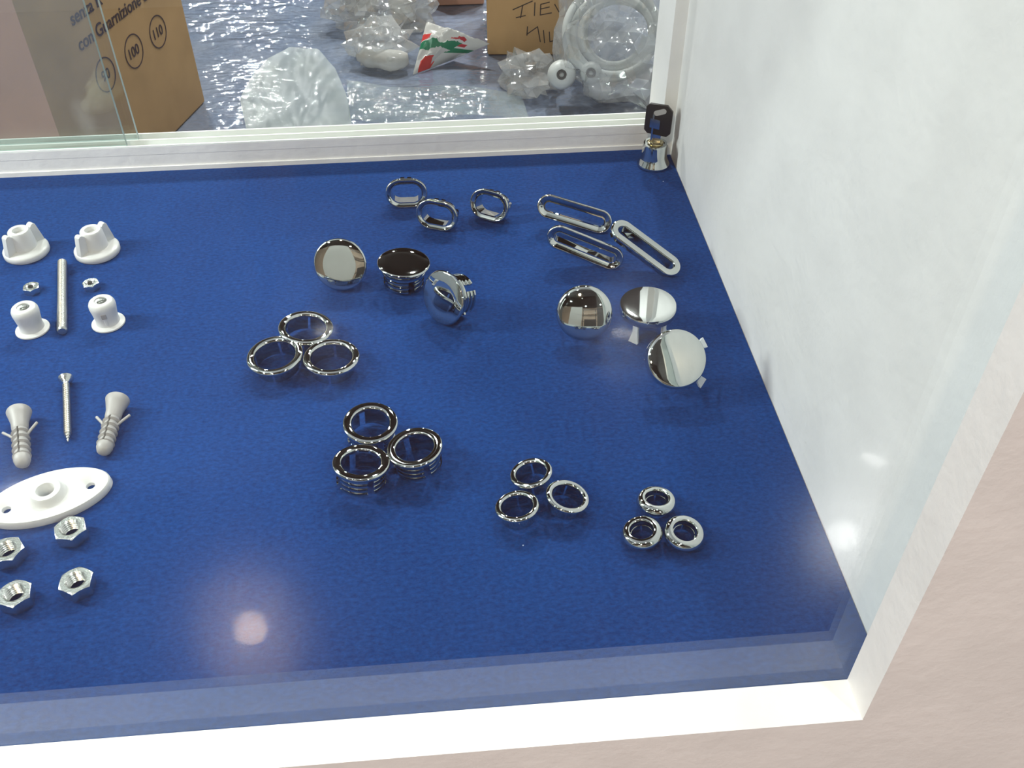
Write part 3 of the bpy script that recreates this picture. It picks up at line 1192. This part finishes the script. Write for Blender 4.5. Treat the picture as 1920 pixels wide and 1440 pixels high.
def hexnut(name, label, group, af, h, hole, pitch):
    t = thing(name, label, 'nut', group)
    bm = bmesh.new()
    Rc = af / sqrt(3)
    n = 6
    # hexagonal body with bored hole and chamfered corners
    out_lo, out_hi, top, bot = [], [], [], []
    seg = 36
    for i in range(seg):
        a = 2 * pi * i / seg
        aa = (a + pi / 6) % (pi / 3) - pi / 6
        r = af / 2 / cos(aa)
        rc = af / 2 * .985
        ch = (r - rc) * .55
        c, s = cos(a), sin(a)
        rows = [(hole, h * .02), (rc, 0), (r, ch), (r, h - ch), (rc, h), (hole + .0006, h), (hole, h - .0006)]
        out_lo.append([bm.verts.new((c * q, s * q, z)) for q, z in rows])
    k = len(out_lo[0])
    for i in range(seg):
        A, B = out_lo[i], out_lo[(i + 1) % seg]
        for j in range(k):
            bm.faces.new((A[j], B[j], B[(j + 1) % k], A[(j + 1) % k]))
    link('nut_body', bm, M['zinc'], t, smooth=25)
    bm = bmesh.new()
    m = int(h / pitch)
    for q in range(m):
        z = h * .06 + q * pitch * .98
        sweep(bm, [(hole + .0002, z), (hole - .0006, z + pitch * .5), (hole + .0002, z + pitch * .95)], seg=32)
    link('inner_thread', bm, M['zinc'], t, smooth=20, merge=False)
    return t


sn = hexnut('hex_nut', 'small zinc nut between the left knob and the left bushing', 'small zinc nuts', .0105, .0050, .0030, .001)
flat_on(sn, at(62, 547).xy, radians(12))
c = copy_tree(sn)
c['label'] = 'small zinc nut between the right knob and the right bushing'
flat_on(c, at(173, 540).xy, radians(28))
bn = hexnut('hex_nut', 'large zinc nut just below the right tip of the white oval plate', 'large zinc nuts', .0158, .0078, .0051, .0015)
flat_on(bn, at(139, 1006).xy, radians(20))
for px, py, yw, lab in ((21, 1046, 35, 'large zinc nut at the left, upper one of its column'), (36, 1128, 10, 'large zinc nut at the left, lower one of its column'),
                        (150, 1104, 2, 'large zinc nut nearest the case front, right one of the lower two')):
    c = copy_tree(bn)
    c['label'] = lab
    flat_on(c, at(px, py).xy, radians(yw))

# threaded rod
A, B = at(117, 491, .0032), at(117, 622, .0032)
t = thing('threaded_rod', 'zinc threaded rod lying between the two knobs', 'rod')
d = B - A
Ln = d.length
prof = [(0, 0), (.0026, 0)]
k = int(Ln / .0016)
for i in range(k):
    z = .0006 + i * .0016
    prof += [(.0026, z), (.0034, z + .0006), (.0034, z + .0009)]
prof += [(.0026, Ln), (0, Ln)]
bm = bmesh.new()
sweep(bm, prof, seg=24)
link('thread', bm, M['zinc_thread'], t, smooth=20)
t.matrix_world = Matrix.Translation((A.x, A.y, .0034)) @ d.to_track_quat('Z', 'Y').to_matrix().to_4x4()


def bushing(label, window):
    t = thing('bushing', label, 'bushing', 'white flanged bushings')
    bm = bmesh.new()
    sweep(bm, [(0, 0), (.0108, 0), (.0113, .0005), (.0111, .0013), (.0082, .0022), (.0076, .0050), (.0083, .0110), (.0089, .0150), (.0088, .0172), (.0080, .0190), (.0068, .0200), (.0044, .0200), (.0040, .0196), (.0040, .0150), (0, .0150)], seg=48)
    link('sleeve', bm, M['white'], t, smooth=45)
    bm = bmesh.new()
    sweep(bm, [(.0040, .0150), (.0040, .0193), (.0026, .0190), (.0023, .0182), (.0026, .0174), (.0023, .0166), (.0026, .0158), (.0023, .0150)], seg=28)
    link('threaded_insert', bm, M['zinc'], t, smooth=30)
    if window:
        bm = bmesh.new()
        box(bm, (-.0016, -.0089, .0100), (.0016, -.0080, .0136))
        link('slot', bm, M['grey'], t, smooth=0)
        bm = bmesh.new()
        box(bm, (-.0008, -.0084, .0040), (.0010, -.0072, .0100))
        bevel(bm, .0003, 1)
        link('latch', bm, M['white'], t, smooth=30)
    return t


flat_on(bushing('white flanged bushing left of the threaded rod', False), at(62, 618).xy)
flat_on(bushing('white flanged bushing with a small grey slot, right of the threaded rod', True), at(204, 606).xy, radians(12))

# countersunk screw
A, B = at(124, 710, .004), at(128, 830, .0022)
t = thing('wood_screw', 'zinc countersunk screw lying point forward between the grey plugs', 'screw')
d = B - A
Ln = d.length
bm = bmesh.new()
sweep(bm, [(0, .0012), (.0012, .0004), (.0046, 0), (.0048, .0004), (.0024, .0040), (.0019, .0046), (.0019, .006), (0, .006)], seg=32)
link('screw_head', bm, M['zinc'], t, smooth=40)
prof = [(0, .005), (.0017, .005)]
z = .0062
p = .0019
while z < Ln - .002:
    f = min(1, max(.12, (Ln - z) / .009))
    prof += [(.0016 * f, z), (.0024 * f, z + p * .4), (.0024 * f, z + p * .5), (.0016 * f, z + p * .9)]
    z += p
prof += [(0, Ln)]
bm = bmesh.new()
sweep(bm, prof, seg=20)
link('screw_shank', bm, M['zinc_thread'], t, smooth=20)
t.matrix_world = Matrix.Translation((A.x, A.y, .0044)) @ (Vector((B.x, B.y, .0026)) - Vector((A.x, A.y, .0044))).to_track_quat('Z', 'Y').to_matrix().to_4x4()


def wall_plug(label, Ln):
    t = thing('wall_plug', label, 'wall plug', 'grey nylon wall plugs')
    bm = bmesh.new()
    # local: collar at the origin, running along +Z, slit face towards +Y
    r = .0048
    prof = [(0, .0006), (.0055, .0004), (.0071, 0), (.0073, .0006), (.0062, .0050), (r + .0002, .0100)]
    sweep(bm, prof + [(r, .0150), (r - .0006, .0165), (0, .0165)], seg=32)
    link('collar', bm, M['grey'], t, smooth=45)
    for s in (1, -1):
        bm = bmesh.new()
        n = 5
        z0, z1 = .0155, Ln - .0065
        step = (z1 - z0) / n
        for i in range(n):
            a = z0 + i * step
            prof = [(.0006, a), (r * .80, a), (r * .98, a + step * .55), (r * 1.10, a + step * .8), (r * .80, a + step * 1.02), (.0006, a + step * 1.02)]
            sweep(bm, prof, 0, 28, pi / 2 + .13 if s > 0 else -pi / 2 + .13, 3 * pi / 2 - .13 if s > 0 else pi / 2 - .13)
        link('toothed_half', bm, M['grey'], t, smooth=25, merge=False)
    bm = bmesh.new()
    sweep(bm, [(0, Ln - .0072), (r * .96, Ln - .0072), (r, Ln - .0045), (r * .8, Ln - .0014), (r * .45, Ln), (0, Ln)], seg=28)
    link('tip', bm, M['grey'], t, smooth=45)
    for s in (1, -1):
        bm = bmesh.new()
        tube(bm, [(s * .0040, 0, .0215), (s * .0062, 0, .0185), (s * .0100, 0, .0140)], .0009, 8)
        link('barb', bm, M['grey'], t, smooth=60)
    return t


for (ax, ay), (bx, by), lab in (((37, 775), (42, 873), 'grey wall plug with two barbs, left of the screw'), ((222, 752), (193, 850), 'grey wall plug lying aslant right of the screw')):
    A, B = at(ax, ay, .006), at(bx, by, .005)
    A.z, B.z = .0073, .0049
    d = B - A
    t = wall_plug(lab, d.length)
    zax = d.normalized()
    y = (Vector((0, -.25, 1)) - zax * zax.dot(Vector((0, -.25, 1)))).normalized()
    x = y.cross(zax)
    t.matrix_world = Matrix.Translation(A) @ Matrix((x, y, zax)).transposed().to_4x4()

# oval flange plate with a boss and two countersunk holes
t = thing('oval_plate', 'white plastic oval plate with centre boss and two screw holes', 'plate')
a_, b_, th = .0345, .0187, .0050
bm = bmesh.new()
n = 96
HOLES = [(0, 0, .0052), (.0226, 0, .0030), (-.0226, 0, .0030)]
hx_, hy_ = .0226, .0072
# top surface: rings of points blended from the outline towards each hole, built as a grid in polar cells
out_top = []


def outline(a, k=1., dz=0.):
    c, s = cos(a), sin(a)
    return Vector((a_ * k * c, b_ * k * s * (1 - .05 * c * c), dz))


rows = []
for z, k in ((0, .985), (.0008, 1.), (th - .0008, .985), (th, .96)):
    rows.append([bm.verts.new(outline(2 * pi * i / n, k, z)) for i in range(n)])
for A, B in zip(rows, rows[1:]):
    for i in range(n):
        bm.faces.new((A[i], A[(i + 1) % n], B[(i + 1) % n], B[i]))
edges = []


def loop_edges(vs):
    return [bm.edges.get((vs[i], vs[(i + 1) % len(vs)])) or bm.edges.new((vs[i], vs[(i + 1) % len(vs)])) for i in range(len(vs))]


for lvl, rads in ((0, (.0045, .0024, .0024)), (1, (.0108, .0066, .0066))):
    lp = loop_edges(rows[0] if lvl == 0 else rows[-1])
    loops = []
    for (cx, cy, _), rr in zip(HOLES, rads):
        ring = [bm.verts.new((cx + rr * cos(2 * pi * i / 32), cy + rr * sin(2 * pi * i / 32), 0 if lvl == 0 else th)) for i in range(32)]
        loops.append(ring)
        lp += loop_edges(ring)
    bmesh.ops.triangle_fill(bm, edges=lp, use_beauty=True, use_dissolve=False)
    if lvl == 0:
        low = loops
    else:
        high = loops
# screw holes: conical sink then straight bore
for k in (1, 2):
    cx = HOLES[k][0]
    mid = [bm.verts.new((cx + .0026 * cos(2 * pi * i / 32), .0026 * sin(2 * pi * i / 32), th * .45)) for i in range(32)]
    for A, B in ((high[k], mid), (mid, low[k])):
        for i in range(32):
            bm.faces.new((A[i], A[(i + 1) % 32], B[(i + 1) % 32], B[i]))
# boss
prev = high[0]
for rr, z in ((.0098, th + .0008), (.0092, th + .0030), (.0082, th + .0042), (.0052, th + .0042), (.0046, th + .0034)):
    ring = [bm.verts.new((rr * cos(2 * pi * i / 32), rr * sin(2 * pi * i / 32), z)) for i in range(32)]
    for i in range(32):
        bm.faces.new((prev[i], prev[(i + 1) % 32], ring[(i + 1) % 32], ring[i]))
    prev = ring
for i in range(32):
    bm.faces.new((prev[i], prev[(i + 1) % 32], low[0][(i + 1) % 32], low[0][i]))
link('plate_body', bm, M['white'], t, smooth=38)
ca_, cb_ = at(168, 907, .004), at(10, 952, .004)
mid = (ca_ + cb_) / 2
flat_on(t, mid.xy, math.atan2((ca_ - cb_).y, (ca_ - cb_).x))

# ------------------------------------------------------------------ lock with its key
t = thing('plunger_lock', 'small chrome lock with black-headed key, in the back right corner on the felt', 'lock', None, (.1815, .7205, 0))
bm = bmesh.new()
sweep(bm, [(0, 0), (.0136, 0), (.0140, .0010), (.0136, .0026), (.0118, .0056), (.0108, .0090), (.0103, .0190), (.0098, .0205), (.0078, .0205), (.0074, .0196), (0, .0196)], seg=56)
link('lock_barrel', bm, CH, t, smooth=45)
bm = bmesh.new()
sweep(bm, [(0, .0196), (.0066, .0196), (.0066, .0212), (.0058, .0218), (0, .0218)], seg=32)
link('lock_face', bm, M['brass'], t, smooth=40)
key = thing('key', 'k', 'x')
for q in ('label', 'category'):
    del key[q]
key.parent = t
key.matrix_basis = Matrix.Translation((.0, 0, .0)) @ Matrix.Rotation(radians(-24), 4, 'Z') @ Matrix.Rotation(radians(-4), 4, 'X')
bm = bmesh.new()
box(bm, (-.0036, -.0009, .0200), (.0036, .0009, .0290))
box(bm, (-.0046, -.0026, .0222), (-.0032, -.0014, .0452))
link('key_blade', bm, M['steel'], key, smooth=0)
bm = bmesh.new()
w, z0, z1, c = .0112, .0278, .0535, .0048
prism(bm, [(-w, z0 + .003), (-w + .003, z0), (w - .003, z0 - .001), (w, z0 + .002), (w, z1 - c), (w - c, z1), (-w + .003, z1), (-w, z1 - .003)], -.0015, .0015, Matrix.Rotation(pi / 2, 4, 'X'))
bevel(bm, .0005, 2)
link('key_head', bm, M['black'], key, smooth=40)
bm = bmesh.new()
prism(bm, [(-.0066, .0335), (.0018, .0325), (.0018, .0405), (-.0066, .0415)], .00145, .0020, Matrix.Rotation(pi / 2, 4, 'X'))
link('head_window', bm, M['steel'], key, smooth=0)
bm = bmesh.new()
sweep(bm, [(0, .0014), (.0022, .0014), (.0022, .0019), (0, .0019)], .0032, 24, T=Matrix.Translation((.0008, 0, .0474)) @ Matrix.Rotation(radians(-22), 4, 'Y') @ Matrix.Rotation(pi / 2, 4, 'X'))
link('key_hole', bm, M['grey'], key, smooth=0)
